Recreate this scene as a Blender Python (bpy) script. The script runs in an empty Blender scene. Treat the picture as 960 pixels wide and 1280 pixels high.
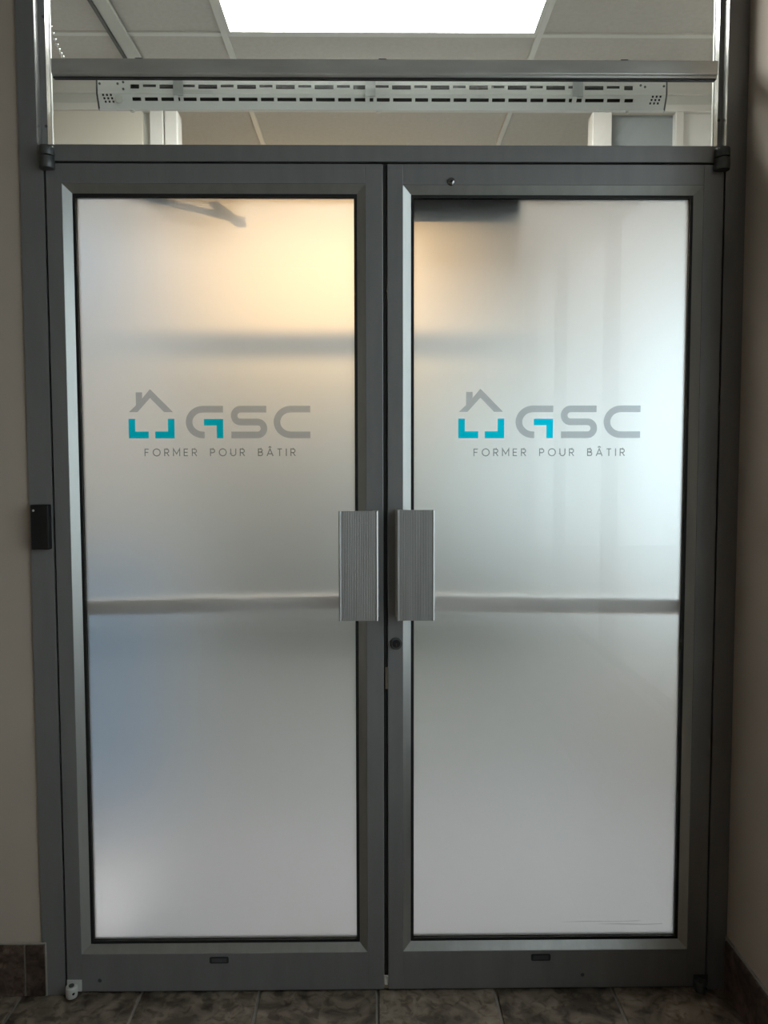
import bpy, bmesh, math, random
from mathutils import Vector, Matrix
from mathutils.geometry import tessellate_polygon
random.seed(7)
S = bpy.context.scene
C = S.collection

# ------------------------------------------------------------------ camera
EZ = 1.44
cam_d = bpy.data.cameras.new('camera'); cam = bpy.data.objects.new('camera', cam_d); C.objects.link(cam)
cam_d.sensor_fit = 'VERTICAL'; cam_d.sensor_height = 36.0; cam_d.lens = 961.0 / 1280.0 * 36.0
cam_d.clip_start = 0.02
pitch, yaw, roll = math.radians(3.36), math.radians(-0.6), math.radians(-0.1)
fw = Vector((-math.sin(yaw) * math.cos(pitch), math.cos(yaw) * math.cos(pitch), -math.sin(pitch)))
r0 = Vector((math.cos(yaw), math.sin(yaw), 0)); u0 = r0.cross(fw)
rt = math.cos(roll) * r0 + math.sin(roll) * u0
up = -math.sin(roll) * r0 + math.cos(roll) * u0
m = Matrix((rt, up, -fw)).transposed().to_4x4(); m.translation = Vector((0, -2.03, EZ))
cam.matrix_world = m
S.camera = cam

# ------------------------------------------------------------------ world / exposure
w = bpy.data.worlds.new('world'); S.world = w; w.use_nodes = True
bg = w.node_tree.nodes['Background']
bg.inputs['Color'].default_value = (0.87, 0.95, 1.0, 1); bg.inputs['Strength'].default_value = 1.95
S.view_settings.view_transform = 'Standard'; S.view_settings.look = 'None'
S.view_settings.gamma = 1.0; S.view_settings.use_curve_mapping = False
S.view_settings.exposure = 0.58
S.cycles.use_denoising = True
S.cycles.max_bounces = 9; S.cycles.diffuse_bounces = 4; S.cycles.glossy_bounces = 4
PANEL_STRENGTH = 16.0
BULB_STRENGTH = 345.0

# ------------------------------------------------------------------ materials
def nodes(name):
    mt = bpy.data.materials.new(name); mt.use_nodes = True
    nt = mt.node_tree; nt.nodes.clear()
    out = nt.nodes.new('ShaderNodeOutputMaterial')
    return mt, nt, out
def N(nt, t, **kw):
    n = nt.nodes.new(t)
    for k, v in kw.items():
        if k in n.inputs.keys(): n.inputs[k].default_value = v
        else: setattr(n, k, v)
    return n
def ramp(nt, stops):
    n = nt.nodes.new('ShaderNodeValToRGB')
    e = n.color_ramp.elements
    while len(e) < len(stops): e.new(0.5)
    for el, (p, c) in zip(e, stops): el.position = p; el.color = (*c, 1)
    return n
def noise_mat(name, c1, c2, scale=8.0, rough=0.6, metallic=0.0, bump=0.0, spec=0.5, detail=4.0, stretch=None):
    mt, nt, out = nodes(name)
    tc = N(nt, 'ShaderNodeTexCoord')
    mp = N(nt, 'ShaderNodeMapping')
    if stretch: mp.inputs['Scale'].default_value = stretch
    nt.links.new(tc.outputs['Object'], mp.inputs['Vector'])
    nz = N(nt, 'ShaderNodeTexNoise'); nz.inputs['Scale'].default_value = scale; nz.inputs['Detail'].default_value = detail
    nt.links.new(mp.outputs[0], nz.inputs['Vector'])
    rp = ramp(nt, [(0.3, c1), (0.7, c2)])
    nt.links.new(nz.outputs['Fac'], rp.inputs['Fac'])
    p = N(nt, 'ShaderNodeBsdfPrincipled')
    p.inputs['Roughness'].default_value = rough; p.inputs['Metallic'].default_value = metallic
    p.inputs['Specular IOR Level'].default_value = spec
    nt.links.new(rp.outputs['Color'], p.inputs['Base Color'])
    if bump:
        b = N(nt, 'ShaderNodeBump'); b.inputs['Strength'].default_value = bump; b.inputs['Distance'].default_value = 0.003
        nt.links.new(nz.outputs['Fac'], b.inputs['Height']); nt.links.new(b.outputs[0], p.inputs['Normal'])
    nt.links.new(p.outputs[0], out.inputs[0])
    return mt
def emit_mat(name, col, strength):
    mt, nt, out = nodes(name)
    e = N(nt, 'ShaderNodeEmission'); e.inputs['Color'].default_value = (*col, 1); e.inputs['Strength'].default_value = strength
    nt.links.new(e.outputs[0], out.inputs[0]); return mt
def clear_glass(name, tint=(0.95, 0.97, 0.96), gloss=1.0):
    mt, nt, out = nodes(name)
    fr = N(nt, 'ShaderNodeFresnel')
    ge = N(nt, 'ShaderNodeNewGeometry'); io = N(nt, 'ShaderNodeMapRange'); io.inputs[3].default_value = 1.5; io.inputs[4].default_value = 1 / 1.5
    nt.links.new(ge.outputs['Backfacing'], io.inputs[0]); nt.links.new(io.outputs[0], fr.inputs['IOR'])
    t = N(nt, 'ShaderNodeBsdfTransparent'); t.inputs['Color'].default_value = (*tint, 1)
    g = N(nt, 'ShaderNodeBsdfGlossy'); g.inputs['Roughness'].default_value = 0.02
    mx = N(nt, 'ShaderNodeMixShader')
    nt.links.new(fr.outputs[0], mx.inputs[0]); nt.links.new(t.outputs[0], mx.inputs[1]); nt.links.new(g.outputs[0], mx.inputs[2])
    nt.links.new(mx.outputs[0], out.inputs[0]); return mt
def smooth_glass(name):
    mt, nt, out = nodes(name)
    g = N(nt, 'ShaderNodeBsdfGlass'); g.inputs['Roughness'].default_value = 0.0; g.inputs['IOR'].default_value = 1.45
    nt.links.new(g.outputs[0], out.inputs[0]); return mt
def frosted_film(name, rough, diffuse):
    mt, nt, out = nodes(name)
    g = N(nt, 'ShaderNodeBsdfRefraction'); g.inputs['Roughness'].default_value = rough; g.inputs['IOR'].default_value = 1.45
    t = N(nt, 'ShaderNodeBsdfTranslucent'); t.inputs['Color'].default_value = (0.95, 0.96, 0.95, 1)
    mx = N(nt, 'ShaderNodeMixShader'); mx.inputs[0].default_value = diffuse
    nt.links.new(g.outputs[0], mx.inputs[1]); nt.links.new(t.outputs[0], mx.inputs[2])
    nt.links.new(mx.outputs[0], out.inputs[0]); return mt
def vinyl(name, col, body=0.12):
    mt, nt, out = nodes(name)
    t = N(nt, 'ShaderNodeBsdfTransparent'); t.inputs['Color'].default_value = (*col, 1)
    d = N(nt, 'ShaderNodeBsdfDiffuse'); d.inputs['Color'].default_value = (*col, 1)
    mx = N(nt, 'ShaderNodeMixShader'); mx.inputs[0].default_value = body
    nt.links.new(t.outputs[0], mx.inputs[1]); nt.links.new(d.outputs[0], mx.inputs[2])
    nt.links.new(mx.outputs[0], out.inputs[0]); return mt
def tile_mat(name, dark, mid, light, grain=1.0):
    mt, nt, out = nodes(name)
    tc = N(nt, 'ShaderNodeTexCoord'); oi = N(nt, 'ShaderNodeObjectInfo')
    cb = N(nt, 'ShaderNodeVectorMath', operation='SCALE'); cb.inputs[0].default_value = (37, 19, 11)
    nt.links.new(oi.outputs['Random'], cb.inputs['Scale'])
    ad = N(nt, 'ShaderNodeVectorMath', operation='ADD')
    nt.links.new(tc.outputs['Object'], ad.inputs[0]); nt.links.new(cb.outputs[0], ad.inputs[1])
    n1 = N(nt, 'ShaderNodeTexNoise'); n1.inputs['Scale'].default_value = 9.0 * grain; n1.inputs['Detail'].default_value = 8
    n1.inputs['Distortion'].default_value = 1.6
    nt.links.new(ad.outputs[0], n1.inputs['Vector'])
    n2 = N(nt, 'ShaderNodeTexNoise'); n2.inputs['Scale'].default_value = 34 * grain; n2.inputs['Detail'].default_value = 5
    n2.inputs['Distortion'].default_value = 0.8
    nt.links.new(ad.outputs[0], n2.inputs['Vector'])
    rp = ramp(nt, [(0.34, dark), (0.5, mid), (0.68, light)]); nt.links.new(n1.outputs['Fac'], rp.inputs['Fac'])
    r2 = ramp(nt, [(0.36, (0.35, 0.30, 0.27)), (0.52, (1, 1, 1))]); nt.links.new(n2.outputs['Fac'], r2.inputs['Fac'])
    mm = N(nt, 'ShaderNodeMix', data_type='RGBA', blend_type='MULTIPLY'); mm.inputs[0].default_value = 0.8
    nt.links.new(rp.outputs[0], mm.inputs[6]); nt.links.new(r2.outputs[0], mm.inputs[7])
    hs = N(nt, 'ShaderNodeHueSaturation')
    mr = N(nt, 'ShaderNodeMapRange'); mr.inputs[3].default_value = 0.75; mr.inputs[4].default_value = 1.25
    nt.links.new(oi.outputs['Random'], mr.inputs[0]); nt.links.new(mr.outputs[0], hs.inputs['Value'])
    nt.links.new(mm.outputs[2], hs.inputs['Color'])
    p = N(nt, 'ShaderNodeBsdfPrincipled'); p.inputs['Roughness'].default_value = 0.42
    nt.links.new(hs.outputs[0], p.inputs['Base Color'])
    b = N(nt, 'ShaderNodeBump'); b.inputs['Strength'].default_value = 0.6; b.inputs['Distance'].default_value = 0.004
    nt.links.new(n1.outputs['Fac'], b.inputs['Height']); nt.links.new(b.outputs[0], p.inputs['Normal'])
    nt.links.new(p.outputs[0], out.inputs[0]); return mt

M = {}
M['alu'] = noise_mat('anodised_aluminium', (0.235, 0.235, 0.24), (0.265, 0.265, 0.267), 30, 0.38, 0.35, stretch=(1, 1, 0.15))
M['alu_light'] = noise_mat('satin_aluminium', (0.50, 0.51, 0.51), (0.60, 0.61, 0.61), 60, 0.34, 0.8, stretch=(1, 1, 0.05))
M['bead_alu'] = noise_mat('bright_aluminium_bead', (0.46, 0.475, 0.465), (0.52, 0.535, 0.525), 40, 0.36, 0.85, stretch=(1, 1, 0.1))
M['alu_bar'] = noise_mat('worn_aluminium_bar', (0.60, 0.60, 0.58), (0.74, 0.74, 0.715), 14, 0.3, 0.7, stretch=(0.4, 1, 1.5))
M['alu_polish'] = noise_mat('polished_aluminium', (0.62, 0.62, 0.60), (0.70, 0.70, 0.68), 40, 0.2, 0.9, stretch=(1, 1, 0.1))  # shinier than the frame so the added strips look lit
M['dark_metal'] = noise_mat('dark_grey_metal', (0.085, 0.09, 0.09), (0.12, 0.125, 0.125), 20, 0.4, 0.5)
M['black'] = noise_mat('black_rubber', (0.006, 0.006, 0.006), (0.01, 0.01, 0.01), 20, 0.6)
M['black_plastic'] = noise_mat('black_plastic', (0.006, 0.006, 0.007), (0.009, 0.009, 0.01), 20, 0.45)
M['chrome'] = noise_mat('chrome', (0.7, 0.7, 0.7), (0.75, 0.75, 0.75), 10, 0.12, 1.0)
M['dark_chrome'] = noise_mat('dark_chrome', (0.28, 0.28, 0.28), (0.32, 0.32, 0.32), 10, 0.18, 1.0)
M['white_enamel'] = noise_mat('white_enamel', (0.80, 0.79, 0.76), (0.86, 0.85, 0.82), 6, 0.38)
M['white_frame'] = noise_mat('white_frame_paint', (0.74, 0.72, 0.67), (0.80, 0.78, 0.73), 6, 0.45)
M['bar_paint'] = noise_mat('pale_grey_bar', (0.58, 0.58, 0.56), (0.64, 0.64, 0.62), 6, 0.35, 0.3)
M['wall'] = noise_mat('beige_wall_paint', (0.48, 0.41, 0.345), (0.52, 0.445, 0.375), 3, 0.8, bump=0.05)
M['wall_rear'] = noise_mat('cream_wall_paint', (0.52, 0.52, 0.50), (0.56, 0.56, 0.54), 3, 0.8)
M['cream'] = noise_mat('cream_panel', (0.74, 0.69, 0.59), (0.78, 0.73, 0.63), 3, 0.8)
M['reflection_grey'] = noise_mat('dark_glass_reflection', (0.30, 0.33, 0.34), (0.34, 0.37, 0.38), 3, 0.7)
M['ceiling'] = noise_mat('ceiling_tile_white', (0.60, 0.57, 0.53), (0.66, 0.63, 0.59), 60, 0.9, bump=0.1)
M['tbar'] = noise_mat('white_tbar', (0.78, 0.77, 0.73), (0.82, 0.81, 0.77), 6, 0.5)
M['track'] = noise_mat('ceiling_track_grey', (0.60, 0.60, 0.56), (0.66, 0.66, 0.62), 6, 0.5)
M['blue'] = noise_mat('pale_blue_board', (0.45, 0.67, 0.95), (0.49, 0.70, 0.97), 3, 0.6)
M['dark_wood'] = noise_mat('dark_counter', (0.05, 0.05, 0.05), (0.08, 0.08, 0.075), 5, 0.5, stretch=(1, 1, 6))
M['white_board'] = noise_mat('white_board', (0.84, 0.84, 0.88), (0.88, 0.88, 0.92), 5, 0.4)
M['floor_rear'] = noise_mat('pale_stone_floor', (0.42, 0.43, 0.46), (0.48, 0.49, 0.525), 6, 0.25)
M['grout'] = noise_mat('grout', (0.30, 0.275, 0.24), (0.38, 0.35, 0.31), 40, 0.9)
M['ground'] = noise_mat('outdoor_ground', (0.35, 0.35, 0.34), (0.45, 0.45, 0.44), 1, 0.9)
M['tile'] = tile_mat('mottled_stone_tile', (0.10, 0.08, 0.06), (0.23, 0.185, 0.14), (0.36, 0.30, 0.23))
M['base_tile'] = tile_mat('mottled_base_tile', (0.045, 0.03, 0.025), (0.09, 0.06, 0.048), (0.17, 0.12, 0.095), 1.4)
M['panel'] = emit_mat('light_panel_diffuser', (1.0, 0.985, 0.95), PANEL_STRENGTH)
M['bulb'] = emit_mat('warm_bulb', (1.0, 0.64, 0.29), BULB_STRENGTH)
M['bulb_dim'] = emit_mat('warm_bulb_dim', (1.0, 0.64, 0.29), BULB_STRENGTH * 0.75)
M['glass'] = clear_glass('clear_glass')
M['tinted_glass'] = clear_glass('tinted_glass', (0.80, 0.86, 0.87))
M['front_glass'] = smooth_glass('door_glass_front')
M['film'] = frosted_film('frosted_film', 0.68, 0.10)
M['vinyl_grey'] = vinyl('grey_vinyl', (0.61, 0.63, 0.66))
M['vinyl_teal'] = vinyl('teal_vinyl', (0.003, 0.70, 0.95))
M['vinyl_text'] = vinyl('charcoal_vinyl', (0.38, 0.39, 0.40))
M['scuff'] = vinyl('grey_scuff', (0.82, 0.82, 0.83), 0.1)
M['sticker'] = noise_mat('dark_sticker', (0.02, 0.021, 0.025), (0.03, 0.031, 0.035), 20, 0.4)
M['sticker_in'] = noise_mat('sticker_face', (0.07, 0.07, 0.08), (0.09, 0.09, 0.10), 40, 0.4)

# ------------------------------------------------------------------ mesh helpers
def link(name, bm, mat, parent=None, smooth=False, mats=None):
    me = bpy.data.meshes.new(name)
    bmesh.ops.recalc_face_normals(bm, faces=bm.faces)
    if smooth:
        for f in bm.faces: f.smooth = True
    bm.to_mesh(me); bm.free()
    for mm in (mats or [mat]): me.materials.append(M[mm])
    o = bpy.data.objects.new(name, me); C.objects.link(o)
    if parent: o.parent = parent
    return o
def tag(o, label=None, cat=None, group=None, kind=None):
    if label: o['label'] = label
    if cat: o['category'] = cat
    if group: o['group'] = group
    if kind: o['kind'] = kind
    return o
def empty(name, loc=(0, 0, 0)):
    o = bpy.data.objects.new(name, None); C.objects.link(o); o.location = loc; o.empty_display_size = 0.1
    return o
def child(o, root):
    o.parent = root
    o.matrix_parent_inverse = Matrix.Translation(-Vector(root.location)) if root.parent is None else Matrix.Identity(4)
    return o
def add_box(bm, x0, x1, y0, y1, z0, z1, bev=0.0, seg=2):
    r = bmesh.ops.create_cube(bm, size=1.0)
    vs = r['verts']
    for v in vs:
        v.co = Vector(((x0 + x1) / 2 + v.co.x * (x1 - x0), (y0 + y1) / 2 + v.co.y * (y1 - y0), (z0 + z1) / 2 + v.co.z * (z1 - z0)))
    if bev:
        es = list({e for v in vs for e in v.link_edges})
        bmesh.ops.bevel(bm, geom=es, offset=bev, segments=seg, affect='EDGES', profile=0.5)
def box(name, x0, x1, y0, y1, z0, z1, mat, parent=None, bev=0.0):
    bm = bmesh.new(); add_box(bm, x0, x1, y0, y1, z0, z1, bev)
    o = link(name, bm, mat)
    if parent: child(o, parent)
    return o
def add_cyl(bm, p0, p1, r0_, r1_=None, seg=24):
    p0, p1 = Vector(p0), Vector(p1); r1_ = r0_ if r1_ is None else r1_
    d = p1 - p0
    q = Vector((0, 0, 1)).rotation_difference(d.normalized()).to_matrix().to_4x4()
    mt = Matrix.Translation((p0 + p1) / 2) @ q
    bmesh.ops.create_cone(bm, cap_ends=True, segments=seg, radius1=r0_, radius2=r1_, depth=d.length, matrix=mt)
def cyl(name, p0, p1, r, mat, parent=None, r2=None, seg=24, bev=0.0):
    bm = bmesh.new(); add_cyl(bm, p0, p1, r, r2, seg)
    if bev:
        es = [e for e in bm.edges if len(e.link_faces) == 2 and any(len(f.verts) > 4 for f in e.link_faces)]
        bmesh.ops.bevel(bm, geom=es, offset=bev, segments=2, affect='EDGES', profile=0.5)
    o = link(name, bm, mat)
    for f in o.data.polygons:
        if len(f.vertices) == 4: f.use_smooth = True
    if parent: child(o, parent)
    return o
def prism(bm, pts, axis, a0, a1):
    """extrude a 2-D outline along an axis; pts are (u, v) in the remaining two axes in xyz order"""
    def P(u, v, a):
        return {'x': (a, u, v), 'y': (u, a, v), 'z': (u, v, a)}[axis]
    lo = [bm.verts.new(P(u, v, a0)) for u, v in pts]; hi = [bm.verts.new(P(u, v, a1)) for u, v in pts]
    n = len(pts)
    bm.faces.new(lo); bm.faces.new(hi[::-1])
    for i in range(n): bm.faces.new((lo[i], hi[i], hi[(i + 1) % n], lo[(i + 1) % n]))
def rect_frame(bm, outer, inner):
    """ring between two rectangles (x0,x1,y,z0,z1): mitred strips"""
    def q(r): x0, x1, y, z0, z1 = r; return [(x0, y, z0), (x1, y, z0), (x1, y, z1), (x0, y, z1)]
    a = [bm.verts.new(p) for p in q(outer)]; b = [bm.verts.new(p) for p in q(inner)]
    for i in range(4): bm.faces.new((a[i], a[(i + 1) % 4], b[(i + 1) % 4], b[i]))

# ------------------------------------------------------------------ setting: shell
CEIL = 3.13
NL, NB = -3.0, -4.6          # near room: left side, back
RR, RL, RF = 1.62, -2.2, 5.2  # rear rooms: right, left, far
box('ground', -14, 14, -14, 14, -0.32, -0.22, 'ground')['kind'] = 'structure'
tag(bpy.data.objects['ground'], 'pale outdoor ground outside the windows', 'ground')

floor = box('floor', NL - 0.1, RR + 0.1, NB - 0.1, RF + 0.1, -0.2, -0.006, 'grout'); tag(floor, 'mottled brown stone tile floor with pale grout joints', 'floor', kind='structure')
# floor pieces on the camera's side
TS, GX = 0.324, 0.021
bm = bmesh.new(); add_box(bm, -TS / 2 + 0.004, TS / 2 - 0.004, -TS / 2 + 0.004, TS / 2 - 0.004, -0.012, 0.0, 0.002, 1)
tile0 = link('tile', bm, 'tile'); tile_me = tile0.data; first = True
ix = -9
for i in range(-10, 3):
    for j in range(0, 15):
        x = GX - 0.02 + (i + 0.5) * TS; y = 0.10 - (j + 0.5) * TS
        if x + TS / 2 > 0.97 + 0.34 or x - TS / 2 < NL - 0.05: continue
        o = tile0 if first else tile0.copy()
        if not first: C.objects.link(o)
        first = False
        o.location = (x, y, random.uniform(-0.0008, 0.0004)); child(o, floor)
fr = box('vestibule_paving', RL, RR, 0.102, RF, -0.012, 0.0, 'floor_rear'); child(fr, floor)

ceil = box('ceiling', NL - 0.1, RR + 0.1, NB - 0.1, RF + 0.1, CEIL + 0.012, CEIL + 0.1, 'ceiling'); tag(ceil, 'white suspended tile ceiling seen through the transom glass', 'ceiling', kind='structure')
XT = [-1.819, -0.587, 0.645, 1.60]
YT = [0.475 + 0.61 * k for k in range(0, 8)]
for i in range(3):
    for j in range(-1, 7):
        y0 = 0.475 + 0.61 * j; y1 = y0 + 0.61
        if i == 1 and j == 0: continue
        y0 = max(y0, 0.12)
        o = box('ceiling_tile', XT[i] + 0.009, XT[i + 1] - 0.009, y0 + 0.009, y1 - 0.009, CEIL + 0.003, CEIL + 0.012, 'ceiling', ceil)
for x in XT[:3]:
    box('ceiling_bar', x - 0.012, x + 0.012, 0.12, RF, CEIL - 0.006, CEIL + 0.012, 'tbar', ceil, 0.002)
for y in YT:
    for i in range(3):
        box('ceiling_bar', XT[i] + 0.012, XT[i + 1] - 0.012, y - 0.012, y + 0.012, CEIL - 0.004, CEIL + 0.012, 'tbar', ceil, 0.002)
trk = empty('trim_3', (-0.985, 0.8, CEIL - 0.02)); tag(trk, 'long pale track running back along the ceiling', 'track', kind='structure')
box('track_body', -1.012, -0.958, 0.13, 1.37, CEIL - 0.022, CEIL - 0.007, 'track', trk, 0.002)
box('track_lip', -1.024, -1.013, 0.13, 1.37, CEIL - 0.030, CEIL - 0.007, 'dark_metal', trk, 0.001)

def struct(o, label, cat): return tag(o, label, cat, kind='structure')
# wall in the door plane, left of the frame
struct(box('wall_left', NL - 0.1, -0.913, 0.006, 0.115, 0.0, CEIL + 0.01, 'wall'), 'beige painted wall left of the door frame', 'wall')
struct(box('wall_side', NL - 0.1, NL, NB, 0.006, 0.0, CEIL + 0.01, 'wall'), 'beige side wall of the near hall', 'wall')
struct(box('wall_back', NL, 1.1, NB - 0.1, NB, 0.0, CEIL + 0.01, 'wall'), 'beige wall behind the viewer', 'wall')
# right wall of the near hall: short return, then a tall daylight window
wr = empty('wall_right', (1.03, -0.2, 0)); struct(wr, 'beige wall coming forward on the right of the door frame', 'wall')
HW0, HW1, HZ0, HZ1 = -0.36, -3.2, 0.60, 2.85
box('wall_return', 0.962, 1.10, HW0, 0.115, 0.0, CEIL + 0.01, 'wall', wr)
box('wall_below_window', 0.962, 1.10, HW1, HW0, 0.0, HZ0, 'wall', wr)
box('wall_above_window', 0.962, 1.10, HW1, HW0, HZ1, CEIL + 0.01, 'wall', wr)
box('wall_end', 0.962, 1.10, NB, HW1, 0.0, CEIL + 0.01, 'wall', wr)
struct(box('wall_behind', 1.10, RR + 0.1, 0.006, 0.115, 0.0, CEIL + 0.01, 'wall_rear'), 'cream wall beside the door on the far side', 'wall')
w2 = empty('window_2', (1.03, -1.55, HZ0)); struct(w2, 'tall hall window beside the door', 'window')
box('pane', 1.03, 1.036, HW1 + 0.03, HW0 - 0.03, HZ0 + 0.03, HZ1 - 0.03, 'glass', w2)
for k in range(4):
    y = HW1 + 0.025 + (HW0 - HW1 - 0.05) * k / 3
    box('frame_post', 1.0, 1.06, y - 0.025, y + 0.025, HZ0, HZ1, 'alu', w2)
for (c, d) in ((HZ0, HZ0 + 0.05), (HZ1 - 0.05, HZ1)):
    box('frame_rail', 1.0, 1.06, HW1 + 0.05, HW0 - 0.05, c, d, 'alu', w2)

# base tiles
def base_tiles(name, label, pts, mk):
    root = empty(name, pts); struct(root, label, 'skirting'); mk(root); return root
def mk_left(root):
    edges = [-0.900, -0.957, -1.281, -1.605, -1.929, -2.253, -2.577, -2.901]
    for a, b in zip(edges, edges[1:]):
        box('base_tile', b + 0.003, a - 0.003, -0.008, -0.0005, 0.003, 0.146, 'base_tile', root, 0.0015)
    box('base_grout', NL, -0.9, -0.003, -0.0002, 0.0, 0.149, 'grout', root)
base_tiles('baseboard_left', 'dark mottled brown tile skirting under the left wall', (-1.9, 0, 0), mk_left)
def mk_right(root):
    y = -0.012
    while y > -4.3:
        box('base_tile', 0.950, 0.962, y - 0.330, y, 0.003, 0.146, 'base_tile', root, 0.0015); y -= 0.3375
    box('base_grout', 0.956, 0.962, NB + 0.02, -0.001, 0.0, 0.151, 'grout', root)
base_tiles('baseboard_right', 'dark brown tile skirting under the right wall', (0.956, -2, 0), mk_right)

# rear rooms
struct(box('wall_rear_left', RL - 0.1, RL, 0.115, RF, 0.0, CEIL + 0.01, 'wall_rear'), 'cream left wall of the room behind the doors', 'wall')
wf = empty('wall_far', (0, RF, 0)); struct(wf, 'pale end wall of the room behind the doors', 'wall')
FA, FB, FC, FE = 0.85, 1.55, 0.95, 2.0
box('wall_pier', RL - 0.1, FA, RF, RF + 0.1, 0.0, CEIL + 0.01, 'wall_rear', wf)
box('wall_pier', FB, RR + 0.1, RF, RF + 0.1, 0.0, CEIL + 0.01, 'wall_rear', wf)
box('wall_sill', FA, FB, RF, RF + 0.1, 0.0, FC, 'wall_rear', wf)
box('wall_lintel', FA, FB, RF, RF + 0.1, FE, CEIL + 0.01, 'wall_rear', wf)
w4 = empty('added_window_4', (1.08, RF + 0.05, FC)); struct(w4, 'window added in the end wall to brighten the right frosted glass', 'window')
box('pane', FA, FB, RF + 0.05, RF + 0.056, FC, FE, 'tinted_glass', w4)  # unseen window added to spread the bright glow leftwards
box('frame_post', FA, FA + 0.04, RF + 0.03, RF + 0.08, FC, FE, 'white_frame', w4)
box('frame_post', FB - 0.04, FB, RF + 0.03, RF + 0.08, FC, FE, 'white_frame', w4)
box('frame_rail', FA + 0.04, FB - 0.04, RF + 0.03, RF + 0.08, 1.45, 1.49, 'white_frame', w4)
rw = empty('wall_rear_right', (RR, 3, 0)); struct(rw, 'pale right wall of the room behind the doors', 'wall')
WY0, WY1, WZ0, WZ1 = 1.0, 4.9, 0.75, 2.35
box('wall_pier', RR, RR + 0.1, 0.115, WY0, 0.0, CEIL + 0.01, 'white_frame', rw)
box('wall_pier', RR, RR + 0.1, WY1, RF, 0.0, CEIL + 0.01, 'white_frame', rw)
box('wall_sill', RR, RR + 0.1, WY0, WY1, 0.0, WZ0, 'white_frame', rw)
box('wall_lintel', RR, RR + 0.1, WY0, WY1, WZ1, CEIL + 0.01, 'white_frame', rw)
w3 = empty('added_window_3', (RR + 0.05, 2.7, WZ0)); struct(w3, 'wide window added behind the doors for the cool glow on the right', 'window')
box('pane', RR + 0.05, RR + 0.056, WY0, WY1, WZ0, WZ1, 'tinted_glass', w3)  # unseen window added to make the cool glow on the right leaf
for k in range(4):
    y = WY0 + (WY1 - WY0) * k / 3
    box('frame_post', RR + 0.03, RR + 0.08, y - 0.025 + (0.025 if k == 0 else 0) - (0.025 if k == 3 else 0), y + 0.025 + (0.025 if k == 0 else 0) - (0.025 if k == 3 else 0), WZ0, WZ1, 'white_frame', w3)

# glazed screen behind the vestibule
PY = 1.40
sc = empty('trim_2', (0, PY, 0)); struct(sc, 'white framed glazed screen behind the vestibule', 'screen')
zt = 2.983
box('screen_head', RL, RR, PY, PY + 0.022, zt, 3.013, 'white_frame', sc, 0.003)
box('screen_rail', RL, RR, PY + 0.004, PY + 0.08, 3.013, 3.052, 'track', sc)
box('screen_top', RL, RR, PY - 0.004, PY + 0.08, 3.052, CEIL + 0.003, 'white_frame', sc, 0.002)
box('screen_panel', RL, -1.01, PY + 0.01, PY + 0.05, 2.45, zt, 'cream', sc)
box('screen_panel', RL, -1.01, PY + 0.01, PY + 0.05, 1.15, 2.10, 'white_frame', sc)
box('screen_panel', RL, -1.01, PY + 0.02, PY + 0.05, 2.10, 2.45, 'blue', sc)  # blue panel added to give the upper left blue blur
box('screen_post', -1.01, -0.976, PY + 0.03, PY + 0.08, 0.0, zt, 'track', sc)
box('screen_post', -0.976, -0.918, PY, PY + 0.08, 0.0, zt, 'white_frame', sc, 0.003)
box('screen_post', -0.914, -0.855, PY + 0.004, PY + 0.08, 0.0, zt, 'white_frame', sc, 0.006)
box('screen_post', 0.948, 1.032, PY, PY + 0.08, 0.0, zt, 'white_frame', sc, 0.003)
box('screen_post', 1.312, 1.347, PY, PY + 0.08, 0.0, zt, 'white_frame', sc, 0.003)
box('screen_panel', 1.347, RR, PY + 0.02, PY + 0.05, 2.45, zt, 'white_enamel', sc)
box('screen_panel', 1.032, 1.312, PY + 0.04, PY + 0.06, 2.45, zt, 'reflection_grey', sc)  # opaque panel coloured like the dark reflection in this glass bay
box('screen_rail', -0.855, 0.948, PY + 0.01, PY + 0.05, 2.129, 2.154, 'white_frame', sc, 0.002)
box('screen_pane', -0.855, 0.948, PY + 0.027, PY + 0.033, 0.0, 2.129, 'glass', sc)

# ------------------------------------------------------------------ ceiling light panel (a lamp of the vestibule)
lp = empty('ceiling_light', (0.03, 0.78, CEIL)); tag(lp, 'large glowing white rectangular light panel in the ceiling behind the transom', 'light')
x0, x1, y0, y1 = -0.575, 0.633, 0.487, 1.073
box('diffuser', x0 + 0.012, x1 - 0.012, y0 + 0.012, y1 - 0.012, CEIL - 0.002, CEIL + 0.004, 'panel', lp)
bm = bmesh.new()
for a in ((x0, x1, y0, y0 + 0.014), (x0, x1, y1 - 0.014, y1)): add_box(bm, a[0], a[1], a[2], a[3], CEIL - 0.006, CEIL + 0.006)
for a in ((x0, x0 + 0.014), (x1 - 0.014, x1)): add_box(bm, a[0], a[1], y0 + 0.014, y1 - 0.014, CEIL - 0.006, CEIL + 0.006)
child(link('frame', bm, 'tbar'), lp)

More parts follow.
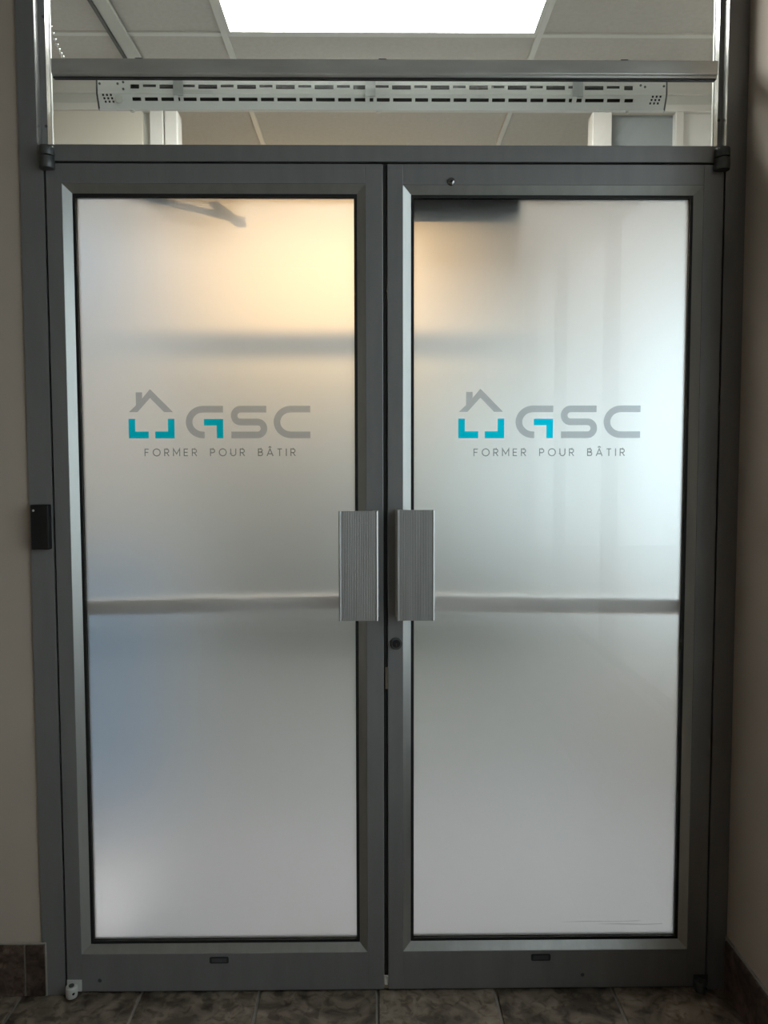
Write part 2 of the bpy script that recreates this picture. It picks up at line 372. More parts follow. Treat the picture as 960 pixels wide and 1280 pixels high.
# unseen warm lamps added in the room behind to make the glow
def pendant(PX, PYY, PZ, mat, label):
    pl = empty('added_pendant_lamp', (PX, PYY, CEIL)); tag(pl, label, 'lamp', 'added pendant lamps behind the frosted doors')
    cyl('ceiling_rose', (PX, PYY, CEIL - 0.02), (PX, PYY, CEIL + 0.003), 0.05, 'white_enamel', pl)
    cyl('rod', (PX, PYY, PZ + 0.07), (PX, PYY, CEIL - 0.02), 0.006, 'white_enamel', pl)
    cyl('lamp_holder', (PX, PYY, PZ + 0.02), (PX, PYY, PZ + 0.07), 0.018, 'white_enamel', pl)
    bm = bmesh.new(); bmesh.ops.create_icosphere(bm, subdivisions=2, radius=0.026, matrix=Matrix.Translation((PX, PYY, PZ)))
    child(link('bulb', bm, mat, smooth=True), pl)
pendant(-0.06, 2.97, 2.56, 'bulb', 'warm pendant lamp added for the brightest glow beside the meeting stile')
pendant(-0.72, 2.97, 2.56, 'bulb_dim', 'weaker warm pendant lamp added to widen the glow on the left frosted glass')

# unseen things added to shape the blurred patches in the frosted glass
cb = empty('added_dark_counter', (0, 2.28, 0)); tag(cb, 'dark counter added to darken the blur in the middle of the frosted doors', 'counter')
box('counter_plinth', -0.68, 0.68, 2.06, 2.50, 0.0, 0.55, 'white_frame', cb, 0.005)  # added counter: dark upper part, pale plinth to lighten the blur below
box('counter_front', -0.72, 0.72, 2.0, 2.55, 0.55, 1.04, 'dark_wood', cb, 0.005)
box('counter_top', -0.77, 0.77, 1.96, 2.60, 1.04, 1.08, 'dark_wood', cb, 0.005)
bb = empty('added_blue_board', (-1.15, 0.915, 0)); tag(bb, 'blue upright board added for the blue blur at the left edge of the frosted glass', 'board')
box('board_face', -1.50, -0.80, 0.90, 0.93, 0.14, 1.12, 'blue', bb, 0.004)  # added board, gives the blue patch
for fx_ in (-1.44, -0.92):
    box('foot', fx_ - 0.03, fx_ + 0.03, 0.78, 1.05, 0.0, 0.03, 'white_frame', bb)
    box('leg', fx_ - 0.01, fx_ + 0.01, 0.905, 0.925, 0.03, 0.14, 'white_frame', bb)
wb = empty('added_white_box', (-0.94, 0.48, 0)); tag(wb, 'low white box added to brighten the blur near the floor behind the left frosted glass', 'box')
box('body', -1.14, -0.76, 0.20, 0.75, 0.0, 0.025, 'white_board', wb, 0.006)  # added low box, gives the bright patch near the floor
box('lid', -1.15, -0.75, 0.19, 0.76, 0.025, 0.045, 'white_board', wb, 0.006)

# ------------------------------------------------------------------ door frame
LX0, LX1, RX0, RX1 = -0.846, 0.0195, 0.0310, 0.904
DZ0, DZ1 = 0.009, 2.219
FD = 0.115
df = empty('trim_1', (0, 0.05, 0)); struct(df, 'grey anodised aluminium frame around the double door', 'door frame')
UD = 0.072
for (ja, jb, ua, ub) in ((-0.912, -0.8515, -0.912, -0.866), (0.9085, 0.961, 0.9085, 0.961)):
    bm = bmesh.new(); add_box(bm, ja, jb, 0.0, FD, 0.0, DZ1 + 0.006); add_box(bm, ua, ub, 0.0, UD, DZ1 + 0.006, 3.06)
    child(link('jamb', bm, 'alu'), df)
box('header', -0.866, 0.9085, 0.0, FD, DZ1 + 0.006, 2.267, 'alu', df, 0.0015)
box('head', -0.866, 0.9085, 0.0, UD, 3.0, 3.06, 'alu', df, 0.002)
box('door_stop', -0.8515, -0.835, 0.055, 0.10, 0.0, DZ1 + 0.006, 'black', df)
box('door_stop', 0.892, 0.9085, 0.055, 0.10, 0.0, DZ1 + 0.006, 'black', df)
box('door_stop', -0.835, 0.892, 0.055, 0.10, DZ1 - 0.012, DZ1 + 0.006, 'black', df)
# threshold
box('threshold', -0.8515, 0.9085, 0.01, FD, 0.0, 0.005, 'dark_metal', df, 0.001)

# transom window above the doors
tw = empty('window_1', (0.03, 0.05, 2.267)); struct(tw, 'clear transom window above the double door with a horizontal bar', 'window')
GY = 0.056
for sg, xa, wd in ((1, -0.866, 0.0145), (-1, 0.9085, 0.010)):
    xi = xa + sg * wd
    a, b = sorted((xa, xi))
    box('glazing_stop', a, b, 0.032, 0.055, 2.267, 3.0, 'alu', tw)
    box('glazing_bead', a, b, GY + 0.007, UD, 2.267, 3.0, 'white_enamel', tw)  # white colour stands in for panel light falling on the bead
    a, b = sorted((xi, xi + sg * 0.0006))
    box('stop_glint_strip', a, b, 0.0328, 0.055, 2.267, 3.0, 'alu_polish', tw)  # bright strip added so the side of the stop looks lit
    a, b = sorted((xa, xa + sg * 0.0006))
    box('jamb_glint_strip', a, b, 0.002, 0.032, 2.267, 3.0, 'alu_polish', tw)  # bright strip added to mirror the ceiling panel on the jamb
box('transom_pane', -0.8655, 0.908, GY, GY + 0.006, 2.268, 2.999, 'glass', tw)
# small screws on the beads
for (px, pz) in ((-0.8545, 2.60), (-0.8545, 2.325), (0.9005, 2.345)):
    cyl('bead_screw', (px, 0.0312, pz), (px, 0.0325, pz), 0.004, 'dark_metal', tw, seg=12)
# horizontal bar with a stepped lower lip, rounded ends
bm = bmesh.new()
prof = [(0.014, 2.488), (0.036, 2.488), (0.036, 2.4455), (0.021, 2.4455), (0.0185, 2.4515), (0.014, 2.4525)]
prism(bm, prof, 'x', -0.832, 0.889)
o = link('transom_bar', bm, 'alu_bar'); child(o, tw)
bv = o.modifiers.new('bevel', 'BEVEL'); bv.width = 0.003; bv.segments = 2; bv.limit_method = 'ANGLE'
box('bar_seal', -0.830, 0.887, 0.022, 0.036, 2.4435, 2.4455, 'black', tw)

# ------------------------------------------------------------------ doors
def stroke_poly(bm, path, wd, y, closed=False):
    """flat ribbon of constant width along a 2-D path (x, z) in plane y, mitred"""
    n = len(path); L, R = [], []
    for i in range(n):
        p = Vector(path[i])
        if closed: a, b = Vector(path[i - 1]), Vector(path[(i + 1) % n])
        else:
            a = Vector(path[i - 1]) if i > 0 else None; b = Vector(path[i + 1]) if i < n - 1 else None
        d1 = (p - a).normalized() if a is not None else None; d2 = (b - p).normalized() if b is not None else None
        if d1 is None: d1 = d2
        if d2 is None: d2 = d1
        n1 = Vector((-d1.y, d1.x)); n2 = Vector((-d2.y, d2.x))
        mvec = (n1 + n2)
        mvec = mvec / max(1e-6, mvec.length); k = (wd / 2) / max(0.3, mvec.dot(n1))
        L.append(bm.verts.new((p.x + mvec.x * k, y, p.y + mvec.y * k))); R.append(bm.verts.new((p.x - mvec.x * k, y, p.y - mvec.y * k)))
    for i in range(n if closed else n - 1):
        j = (i + 1) % n
        bm.faces.new((L[i], R[i], R[j], L[j]))
def arc(cx, cz, rx, rz, a0, a1, n=10):
    return [(cx + rx * math.cos(math.radians(a0 + (a1 - a0) * k / n)), cz + rz * math.sin(math.radians(a0 + (a1 - a0) * k / n))) for k in range(n + 1)]

def glyph(ch):
    """strokes in a unit-height box; returns (list of (path, closed), width)"""
    if ch == 'F': return [([(0, 0), (0, 1)], 0), ([(0, .945), (.5, .945)], 0), ([(0, .5), (.44, .5)], 0)], .5
    if ch == 'E': return [([(0, 0), (0, 1)], 0), ([(0, .945), (.5, .945)], 0), ([(0, .5), (.46, .5)], 0), ([(0, .055), (.5, .055)], 0)], .5
    if ch == 'O': return [(arc(.47, .5, .47, .47, 0, 348, 28), 1)], .94
    if ch in 'PRB':
        g = [([(0, 0), (0, 1)], 0)]
        if ch == 'B':
            g += [([(0, .945), (.3, .945)] + arc(.3, .735, .21, .21, 90, -90, 8) + [(0, .525)], 0),
                  ([(0, .525), (.33, .525)] + arc(.33, .29, .235, .235, 90, -90, 8) + [(0, .055)], 0)]
            return g, .56
        g += [([(0, .945), (.3, .945)] + arc(.3, .695, .25, .25, 90, -90, 10) + [(0, .445)], 0)]
        if ch == 'R': g += [([(.27, .445), (.58, 0)], 0)]
        return g, .58
    if ch == 'M': return [([(0, 0), (0, .97), (.42, .28), (.84, .97), (.84, 0)], 0)], .84
    if ch == 'U': return [([(0, 1), (0, .36)] + arc(.34, .36, .34, .32, 180, 360, 12) + [(.68, 1)], 0)], .68
    if ch == 'T': return [([(0, .945), (.6, .945)], 0), ([(.3, .945), (.3, 0)], 0)], .6
    if ch == 'I': return [([(0, 0), (0, 1)], 0)], .02
    if ch == 'Â': return [([(0, 0), (.4, .97), (.8, 0)], 0), ([(.16, .3), (.64, .3)], 0), ([(.22, 1.12), (.4, 1.27), (.58, 1.12)], 0)], .8
    return [], .3

def logo(pane, ox, oz, w, y):
    """wordmark at left/bottom (ox, oz) of total width w, on plane y"""
    k = w / 806.0      # drawing units: measured outline is 806 wide
    X = lambda u: ox + u * k
    Z = lambda v: oz + (274 - v) * k
    def poly(name, pts, mat):
        bm = bmesh.new(); vs = [bm.verts.new((X(a), y, Z(b))) for a, b in pts]
        for t3 in tessellate_polygon([[Vector((a, -b, 0)) for a, b in pts]]): bm.faces.new([vs[q] for q in t3])
        child2(link(name, bm, mat), pane)
    def child2(o, par):
        o.parent = par; o.matrix_parent_inverse = par.matrix_world.inverted(); return o
    # roof with chimney
    poly('logo_roof', [(3, 158), (34, 128), (34, 71), (62, 71), (62, 98), (97, 57), (197, 158), (158, 158), (97, 96), (40, 158)], 'vinyl_grey')
    poly('logo_corner', [(0, 188), (29, 188), (29, 244), (88, 244), (88, 274), (0, 274)], 'vinyl_teal')
    poly('logo_corner', [(203, 188), (174, 188), (174, 244), (117, 244), (117, 274), (203, 274)], 'vinyl_teal')
    poly('logo_corner', [(334, 189), (419, 189), (419, 274), (390, 274), (390, 217), (334, 217)], 'vinyl_teal')
    def ribbon(name, path, wd):
        bm = bmesh.new(); stroke_poly(bm, [(X(a), Z(b)) for a, b in path], wd * k, y); child2(link(name, bm, 'vinyl_grey'), pane)
    t = 29; h = t / 2
    def A(cx, cy, r, a0, a1, n=10): return arc(cx, cy, r, r, a0, a1, n)
    ribbon('logo_letter', [(419, 131 + h), (330, 131 + h)] + [(330 + 62 * math.cos(math.radians(a)) , 202.5 - 57 * math.sin(math.radians(a))) for a in range(100, 261, 10)] + [(330, 274 - h), (336, 274 - h)], t)
    s = [(611, 131 + h), (500, 131 + h)] + [(496 - 28 * math.sin(math.radians(a)), 174 - 28.5 * math.cos(math.radians(a))) for a in range(10, 171, 16)] + [(500, 202.5), (568, 202.5)] \
        + [(572 + 28 * math.sin(math.radians(a)), 231 - 28.5 * math.cos(math.radians(a))) for a in range(10, 171, 16)] + [(568, 274 - h), (455, 274 - h)]
    ribbon('logo_letter', s, t)
    ribbon('logo_letter', [(806, 131 + h), (720, 131 + h)] + [(720 + 62 * math.cos(math.radians(a)), 202.5 - 57 * math.sin(math.radians(a))) for a in range(100, 261, 10)] + [(720, 274 - h), (806, 274 - h)], t)
    # tagline
    text = 'FORMER POUR BÂTIR'; hgt = 33.0; total = 668.0
    ws = [glyph(c)[1] * hgt if c != ' ' else 22.0 for c in text]
    gap = (total - sum(ws)) / (len(text) - 1)
    bm = bmesh.new(); u = 70.0
    for c, wdt in zip(text, ws):
        for path, closed in glyph(c)[0]:
            stroke_poly(bm, [(X(u + a * hgt), Z(353 - b * hgt)) for a, b in path], 4.3 * k, y, bool(closed))
        u += wdt + gap
    child2(tag(link('tagline', bm, 'vinyl_text'), 'small charcoal spaced capitals under the logo'), pane)

GLY0, GLY1 = 0.020, 0.026
def make_door(name, x0, x1, st0, st1, gz0, gz1, label):
    """x0..x1 leaf, st0/st1 width of flat stile left/right, glass z range"""
    d = empty(name, ((x0 + x1) / 2, 0.02, 0)); struct(d, label, 'door')
    BV, GK = 0.021, 0.008           # bevelled glazing bead, black gasket
    gx0, gx1 = x0 + st0 + BV + GK, x1 - st1 - BV - GK
    # stiles and rails
    box('stile', x0, x0 + st0, 0.0, 0.046, DZ0, DZ1, 'alu', d, 0.0012)
    box('stile', x1 - st1, x1, 0.0, 0.046, DZ0, DZ1, 'alu', d, 0.0012)
    box('rail', x0 + st0, x1 - st1, 0.0, 0.046, gz1 + BV + GK, DZ1, 'alu', d, 0.0008)
    box('rail', x0 + st0, x1 - st1, 0.0, 0.046, DZ0, gz0 - BV - GK, 'alu', d, 0.0008)
    # bevelled beads: mitred slopes running back to the glass
    ox0, ox1, oz0, oz1 = x0 + st0, x1 - st1, gz0 - BV - GK, gz1 + BV + GK
    ix0, ix1, iz0, iz1 = gx0 - GK, gx1 + GK, gz0 - GK, gz1 + GK
    def bead(p):
        # p: outer a, outer b, inner b, inner a  (front slope), closed to a solid behind
        bm = bmesh.new()
        fr_ = [bm.verts.new(q) for q in p]
        bk = [bm.verts.new((q[0], 0.046, q[2])) for q in p]
        bm.faces.new(fr_); bm.faces.new(bk[::-1])
        for i in range(4): bm.faces.new((fr_[i], bk[i], bk[(i + 1) % 4], fr_[(i + 1) % 4]))
        child(link('glazing_bead', bm, 'bead_alu'), d)
    yo, yi = 0.0015, 0.0135
    O = [(ox0, yo, oz0), (ox1, yo, oz0), (ox1, yo, oz1), (ox0, yo, oz1)]
    I = [(ix0, yi, iz0), (ix1, yi, iz0), (ix1, yi, iz1), (ix0, yi, iz1)]
    for i in range(4): bead([O[i], O[(i + 1) % 4], I[(i + 1) % 4], I[i]])
    bm = bmesh.new()
    for a in ((ix0, gx0, iz0, iz1), (gx1, ix1, iz0, iz1), (gx0, gx1, iz0, gz0), (gx0, gx1, gz1, iz1)):
        add_box(bm, a[0], a[1], 0.0142, 0.036, a[2], a[3])
    child(link('gasket', bm, 'black'), d)
    # glass: smooth face towards the hall, frosted film on the other face
    bm = bmesh.new(); add_box(bm, gx0, gx1, GLY0, GLY1, gz0, gz1)
    bmesh.ops.recalc_face_normals(bm, faces=bm.faces)
    for f in bm.faces: f.material_index = 1 if f.normal.y > 0.5 else 0
    g = link('frosted_pane', bm, None, mats=['front_glass', 'film']); child(g, d)
    tag(g, 'frosted glass with a grey and teal logo')
    bpy.context.view_layer.update()
    return d, g, (gx0, gx1)

d1, g1, r1 = make_door('door_1', LX0, LX1, 0.0405, 0.046, 0.143, 2.140, 'left leaf of the grey aluminium double door with frosted glass')
d2, g2, r2 = make_door('door_2', RX0, RX1, 0.041, 0.052, 0.1445, 2.138, 'right leaf of the grey aluminium double door with frosted glass and key lock')
YV = GLY0 - 0.0006
logo(g1, -0.6532, EZ + 0.0765, 0.4797, YV)
logo(g2, 0.2192, EZ + 0.0757, 0.4848, YV)

def scuff(pts):
    bm = bmesh.new(); vs = [bm.verts.new((x_, YV, z_)) for x_, z_ in pts]
    for t3 in tessellate_polygon([[Vector((a, b, 0)) for a, b in pts]]): bm.faces.new([vs[q] for q in t3])
    o = link('scuff_mark', bm, 'scuff'); o.parent = g2; o.matrix_parent_inverse = g2.matrix_world.inverted()
scuff([(0.50, 0.1835), (0.58, 0.186), (0.66, 0.1845), (0.72, 0.1865), (0.735, 0.185), (0.66, 0.1825), (0.58, 0.1838)])
scuff([(0.60, 0.177), (0.67, 0.1785), (0.74, 0.1765), (0.79, 0.1775), (0.79, 0.1755), (0.735, 0.1735), (0.66, 0.1755)])
# pull handles: ridged plate standing off the stile on a side web
def pull(d, xa, xb, web_right, z0, z1):
    pts = []
    n = 20; yf = -0.052; th = 0.004
    rim = 0.006
    # front outline with ridges
    pts.append((xa, yf + 0.010)); pts.append((xa, yf - 0.001)); pts.append((xa + rim * 0.5, yf - 0.0025)); pts.append((xa + rim, yf))
    a, b = xa + rim, xb - rim
    for i in range(n):
        u = a + (b - a) * i / n; v = a + (b - a) * (i + 1) / n
        pts.append((u + (v - u) * 0.25, yf)); pts.append((u + (v - u) * 0.45, yf + 0.0008)); pts.append((u + (v - u) * 0.8, yf + 0.0008)); pts.append((v, yf))
    pts += [(xb - rim * 0.5, yf - 0.0025), (xb, yf - 0.001), (xb, yf + 0.010)]
    pts += [(xb - 0.003, yf + 0.010), (xb - 0.003, yf + th), (xa + 0.003, yf + th), (xa + 0.003, yf + 0.010)]
    bm = bmesh.new(); prism(bm, pts, 'z', z0, z1)
    o = link('pull_handle', bm, 'alu_light'); child(o, d)
    wx0, wx1 = (xb - 0.010, xb - 0.003) if web_right else (xa + 0.003, xa + 0.010)
    bm = bmesh.new(); add_box(bm, wx0, wx1, yf + th, -0.004, z0 + 0.001, z1 - 0.001)
    for k in range(3):
        yy = yf + 0.014 + k * 0.010
        add_box(bm, wx0 - 0.0015, wx1 + 0.0015, yy, yy + 0.003, z0 + 0.001, z1 - 0.001)
    o2 = link('handle_web', bm, 'alu_light'); o2.parent = o; 
    fx0, fx1 = (wx0 - 0.004, wx1 + 0.006) if web_right else (wx0 - 0.006, wx1 + 0.004)
    bm = bmesh.new(); add_box(bm, fx0, fx1, -0.004, 0.0, z0 + 0.001, z1 - 0.001)
    o3 = link('handle_foot', bm, 'alu_light'); o3.parent = o
k = (2.03 - 0.052) / 2.03
pull(d1, -0.0993 * k, 0.0052 * k, True, EZ - 0.410 * k, EZ - 0.1165 * k)
pull(d2, 0.0550 * k, 0.1553 * k, False, EZ - 0.410 * k, EZ - 0.1140 * k)

# lock cylinder
lx, lz = 0.0535, EZ - 0.4705
lk = cyl('lock_cylinder', (lx, -0.006, lz), (lx, 0.0, lz), 0.0165, 'dark_metal', d2, bev=0.002)
o = cyl('lock_core', (lx, -0.0075, lz), (lx, -0.006, lz), 0.0105, 'black_plastic'); o.parent = lk
o = box('keyhole', lx - 0.001, lx + 0.001, -0.0082, -0.0074, lz - 0.007, lz + 0.001, 'chrome'); o.parent = lk
# through bolt on the top rail
bm = bmesh.new(); bmesh.ops.create_uvsphere(bm, u_segments=20, v_segments=10, radius=0.0105)
for v in bm.verts: v.co.y *= 0.5
bmesh.ops.translate(bm, verts=bm.verts, vec=(0.1963, -0.001, EZ + 0.7345))
bt = child(link('through_bolt', bm, 'dark_chrome', smooth=True), d2)
o = cyl('bolt_slot', (0.1963, -0.0068, EZ + 0.7345), (0.1963, -0.0055, EZ + 0.7345), 0.0035, 'black_plastic'); o.parent = bt
# maker's stickers low on the rails
def sticker(d, xa, xb, za, zb):
    bm = bmesh.new(); add_box(bm, xa, xb, -0.0012, 0.0, za, zb)
    es = [e for e in bm.edges if abs(e.verts[0].co.y - e.verts[1].co.y) > 0.0005]
    bmesh.ops.bevel(bm, geom=es, offset=0.004, segments=3, affect='EDGES', profile=0.5)
    s = child(link('maker_plate', bm, 'sticker'), d)
    o = box('plate_face', xa + 0.006, xb - 0.006, -0.0016, -0.0012, za + 0.004, zb - 0.004, 'sticker_in'); o.parent = s
sticker(d1, -0.4572, -0.4052, EZ - 1.3537, EZ - 1.3351)
sticker(d2, 0.4230, 0.4760, EZ - 1.3536, EZ - 1.3346)
# filler plugs in the bottom rails
cyl('filler_plug', (-0.757, -0.0006, 0.040), (-0.757, 0.0, 0.040), 0.005, 'dark_metal', d1, seg=14)
cyl('filler_plug', (0.565, -0.0006, 0.045), (0.565, 0.0, 0.045), 0.005, 'dark_metal', d2, seg=14)
# black meeting seal, small white block and chrome strip in the gap
box('meeting_seal', LX1 + 0.0005, RX0 - 0.0005, 0.006, 0.040, 0.045, DZ1, 'black', d2)
box('white_gap_block', LX1 + 0.002, RX0 - 0.002, 0.004, 0.014, 0.018, 0.034, 'white_enamel', d2)
box('chrome_gap_strip', RX0 - 0.007, RX0 - 0.0005, 0.001, 0.006, 0.845, 0.905, 'chrome', d2)

# pivots
def pivot_top(x, d):
    o = cyl('top_pivot', (x, -0.010, DZ1 - 0.018), (x, -0.010, DZ1 + 0.012), 0.019, 'dark_metal', d, bev=0.002)
    o2 = cyl('pivot_cap', (x, -0.010, DZ1 + 0.0135), (x, -0.010, 2.2565), 0.019, 'dark_metal', bev=0.002); o2.parent = o
    o3 = box('pivot_leaf', x - 0.018, x + 0.018, -0.006, -0.0005, DZ1 - 0.017, DZ1 + 0.004, 'dark_metal', bev=0.001); o3.parent = o
pivot_top(-0.838, d1); pivot_top(0.894, d2)
def pivot_bot(x, d, mat):
    o = cyl('bottom_pivot', (x, -0.012, 0.004), (x, -0.012, 0.034), 0.0155, mat, d, bev=0.003)
    o2 = cyl('pivot_pin', (x, -0.012, 0.034), (x, -0.012, 0.0365), 0.007, 'dark_metal'); o2.parent = o
    o3 = box('pivot_arm', x - 0.016, x + 0.024, -0.004, -0.0002, 0.012, 0.044, mat, bev=0.001); o3.parent = o
    o4 = cyl('pivot_screw', (x + 0.010, -0.0265, 0.020), (x + 0.010, -0.020, 0.020), 0.0028, 'black_plastic', seg=12); o4.parent = o
pivot_bot(-0.830, d1, 'bar_paint'); pivot_bot(0.886, d2, 'dark_metal')

# panic bars behind the glass (slightly sloping down to the hinges)
def panic(d, xa, za, xb, zb):
    bm = bmesh.new()
    n = 14; ring = []
    for x, z in ((xa, za), (xb, zb)):
        ring.append([bm.verts.new((x, 0.060 + 0.014 * max(-1, min(1, 1.35 * math.cos(2 * math.pi * t / n))), z + 0.0205 * max(-1, min(1, 1.2 * math.sin(2 * math.pi * t / n))))) for t in range(n)])
    for t in range(n): bm.faces.new((ring[0][t], ring[0][(t + 1) % n], ring[1][(t + 1) % n], ring[1][t]))
    bm.faces.new(ring[0]); bm.faces.new(ring[1][::-1])
    o = child(link('panic_bar', bm, 'bar_paint', smooth=False), d)
    for x, z in ((xa, za), (xb, zb)):
        b = box('bar_bracket', x - 0.012, x + 0.012, 0.0462, 0.055, z - 0.024, z + 0.024, 'dark_metal', bev=0.002); b.parent = o
panic(d1, -0.806, EZ - 0.3815, -0.010, EZ - 0.366)
panic(d2, 0.060, EZ - 0.366, 0.864, EZ - 0.3815)

# door closers on the far side
def rod(bm, p, q, wd, th):
    p, q = Vector(p), Vector(q); dd = (q - p).normalized(); nn = Vector((-dd.y, dd.x, 0)) * wd / 2
    pts = [p + nn, p - nn, q - nn, q + nn]
    lo = [bm.verts.new((a.x, a.y, a.z - th / 2)) for a in pts]; hi = [bm.verts.new((a.x, a.y, a.z + th / 2)) for a in pts]
    bm.faces.new(lo); bm.faces.new(hi[::-1])
    for i in range(4): bm.faces.new((lo[i], hi[i], hi[(i + 1) % 4], lo[(i + 1) % 4]))
cl = box('closer_body', -0.66, -0.36, 0.047, 0.100, 2.152, 2.205, 'dark_metal', d1, 0.004)
bm = bmesh.new(); rod(bm, (-0.60, 0.09, 2.150), (-0.40, 0.43, 2.150), 0.022, 0.010); o = link('closer_arm', bm, 'dark_metal'); o.parent = cl
bm = bmesh.new(); rod(bm, (-0.40, 0.43, 2.138), (-0.43, 0.10, 2.138), 0.022, 0.010); o = link('closer_arm', bm, 'dark_metal'); o.parent = cl
cl2 = box('closer_body', 0.085, 0.385, 0.047, 0.105, 2.112, 2.175, 'dark_metal', d2, 0.004)
o = box('closer_cover', 0.09, 0.38, 0.105, 0.135, 2.098, 2.165, 'bar_paint', bev=0.003); o.parent = cl2

# ------------------------------------------------------------------ slotted white housing behind the transom
fx = empty('strip_housing', (0.023, 0.14, 2.43)); tag(fx, 'long white slotted metal housing hung behind the transom glass under the bar', 'fixture')
FX0, FX1 = -0.757, 0.800
FYU, ZU1, ZK, ZL0 = 0.135, 2.512, 2.4565, 2.423     # front face, top, crease, bottom
def slotted(name, p_top, p_bot, slots, parent):
    """plate between two lines (y,z) with rectangular openings; slots: (x0,x1,t0,t1) with t from the top"""
    xs = sorted({FX0, FX1} | {s[0] for s in slots} | {s[1] for s in slots}); ts = sorted({0.0, 1.0} | {s[2] for s in slots} | {s[3] for s in slots})
    bm = bmesh.new(); cache = {}
    def V(x, t):
        if (x, t) not in cache:
            cache[(x, t)] = bm.verts.new((x, p_top[0] + (p_bot[0] - p_top[0]) * t, p_top[1] + (p_bot[1] - p_top[1]) * t))
        return cache[(x, t)]
    for a, b in zip(xs, xs[1:]):
        for c, d in zip(ts, ts[1:]):
            mx_, mt_ = (a + b) / 2, (c + d) / 2
            if any(s[0] < mx_ < s[1] and s[2] < mt_ < s[3] for s in slots): continue
            bm.faces.new((V(a, c), V(b, c), V(b, d), V(a, d)))
    o = link(name, bm, 'white_enamel'); child(o, parent)
    so = o.modifiers.new('solid', 'SOLIDIFY'); so.thickness = 0.0015; so.offset = 0
    return o
# slots measured along the housing: long and short in turn
sl, x = [], FX0 + 0.094
upper, lower = [], []
def zt_(z): return (ZU1 - z) / (ZU1 - ZK)
xx = -0.632; short = True
while xx < 0.672:
    wd = 0.0357 if short else 0.0515
    upper.append((xx, xx + wd, zt_(2.481), zt_(2.4735 if short else 2.4695)))
    lower.append((xx + 0.003, xx + 0.003 + wd, 0.24, 0.47))
    xx += wd + 0.0092; short = not short
for xa in (-0.666, 0.683):
    upper.append((xa, xa + 0.024, zt_(2.481), zt_(2.4695))); lower.append((xa + 0.003, xa + 0.027, 0.24, 0.47))
# round-ish vent holes at both ends
for sx, base in ((1, FX0 + 0.016), (-1, FX1 - 0.016)):
    for r in range(3):
        for c in range(3):
            cx = base + sx * (c * 0.0105 + r * 0.0022)
            lower.append((cx - 0.0028, cx + 0.0028, 0.02 + r * 0.22, 0.16 + r * 0.22))
slotted('upper_plate', (FYU, ZU1), (FYU, ZK), upper, fx)
slotted('lower_plate', (FYU, ZK), (FYU + 0.016, ZL0), lower, fx)
box('slot_shade_backing', FX0 + 0.004, FX1 - 0.004, FYU + 0.018, FYU + 0.022, ZL0 + 0.004, ZU1 - 0.001, 'black', fx)  # black sheet behind the slots, stands in for the shade inside
box('top_light_block', FX0, FX1, FYU, FYU + 0.024, ZU1, ZU1 + 0.0015, 'white_enamel', fx)  # hidden cover added to keep light out of the housing
box('bottom_flange', FX0, FX1, FYU + 0.0145, FYU + 0.024, ZL0 - 0.0015, ZL0, 'white_enamel', fx)
for xe in (FX0, FX1):
    bm = bmesh.new(); prism(bm, [(FYU - 0.001, ZU1), (FYU - 0.001, ZK), (FYU + 0.015, ZL0 - 0.001), (FYU + 0.024, ZL0 - 0.001), (FYU + 0.024, ZU1)], 'x', xe - 0.0022, xe + 0.0022)
    child(link('end_cap', bm, 'dark_metal'), fx)
cyl('knockout', (FX0 + 0.058, FYU + 0.001, 2.443), (FX0 + 0.058, FYU + 0.007, 2.443), 0.0105, 'track', fx, bev=0.001)
for (px, pz) in ((FX0 + 0.057, 2.482), (FX0 + 0.072, 2.486), (FX0 + 0.072, 2.468), (FX1 - 0.072, 2.482), (FX1 - 0.060, 2.478), (FX0 + 0.008, 2.482), (FX1 - 0.008, 2.480)):
    cyl('rivet', (px, FYU - 0.0022, pz), (px, FYU - 0.0005, pz), 0.0032, 'dark_metal', fx, seg=10)
for px in (FX0 + 0.090, -0.02 + 0.03, FX1 - 0.10):
    cyl('screw', (px, FYU + 0.02, ZL0 - 0.006), (px, FYU + 0.02, ZL0 - 0.0015), 0.006, 'white_frame', fx, seg=12)
# rating label on the lower plate
bm = bmesh.new()
for r in range(3): add_box(bm, FX0 + 0.205, FX0 + 0.315, FYU - 0.0016, FYU - 0.0009, 2.4575 + r * 0.0035, 2.4585 + r * 0.0035)
child(link('label_print', bm, 'track'), fx)
for px in (-0.62, 0.02, 0.66):
    box('hanger', px - 0.01, px + 0.01, 0.062, FYU + 0.012, ZU1 - 0.002, ZU1 + 0.002, 'dark_metal', fx)
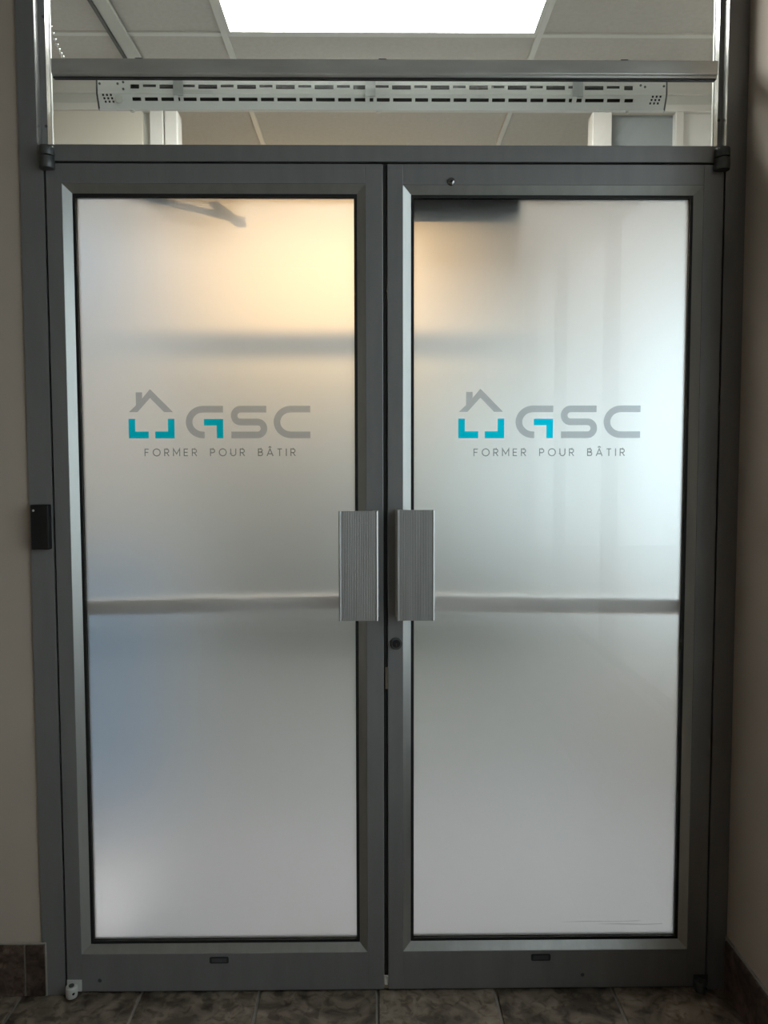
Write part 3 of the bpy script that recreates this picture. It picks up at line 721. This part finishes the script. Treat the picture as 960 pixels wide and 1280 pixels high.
# hanging clips
for px, w_ in ((-0.535, 0.027), (-0.0125, 0.028), (0.5545, 0.028)):
    o = box('hanging_clip', px - w_ / 2, px + w_ / 2, FYU - 0.007, FYU - 0.0045, 2.449, ZU1, 'alu_light', fx)
    bm = bmesh.new(); prism(bm, [(FYU - 0.007, 2.449), (FYU - 0.0045, 2.449), (FYU + 0.009, 2.437), (FYU + 0.0065, 2.4355)], 'x', px - w_ / 2, px - w_ / 2 + 0.012)
    child(link('clip_hook', bm, 'white_enamel'), fx)

# bead chain of a blind hanging inside the transom
ch = empty('bead_chain', (-0.85, 0.14, 2.53)); tag(ch, 'small steel bead chain hanging at the left end of the transom', 'chain')
bm = bmesh.new(); bmesh.ops.create_icosphere(bm, subdivisions=2, radius=0.0048)
b0 = link('bead', bm, 'chrome', smooth=True)
pts = []
for t in range(12):
    u = t / 11
    pts.append((-0.880 + 0.055 * u, 0.140, 2.635 - 0.100 * (1 - (1 - u) ** 2.0)))
for i, p in enumerate(pts):
    o = b0 if i == 0 else b0.copy()
    if i: C.objects.link(o)
    o.location = p; child(o, ch)
bm = bmesh.new()
for a, b in zip(pts, pts[1:]): add_cyl(bm, a, b, 0.0009, seg=6)
child(link('cord', bm, 'chrome'), ch)

# conduit on the screen seen left through the transom
cd = empty('wall_conduit', (-1.36, 1.38, 2.9)); tag(cd, 'thin grey pipe dropping down beyond the left end of the transom', 'pipe')
cyl('pipe', (-1.315, 1.05, 2.75), (-1.315, 1.05, 3.09), 0.009, 'track', cd, seg=14)
cyl('pipe_elbow', (-1.315, 1.05, 3.09), (-1.335, 1.05, CEIL + 0.003), 0.009, 'track', cd, seg=14)

# ------------------------------------------------------------------ card reader on the left jamb
kx = (2.03 - 0.022) / 2.03
cr = empty('card_reader', (-0.885, 0, EZ - 0.16)); tag(cr, 'small black card reader fixed on the left jamb beside the door', 'card reader')
box('housing', -0.910 * kx, -0.8635 * kx, -0.022, -0.0005, EZ - 0.2166 * kx, EZ - 0.098 * kx, 'black_plastic', cr, 0.002)
cyl('indicator', (-0.892, -0.0228, EZ - 0.112), (-0.892, -0.0218, EZ - 0.112), 0.003, 'track', cr, seg=12)
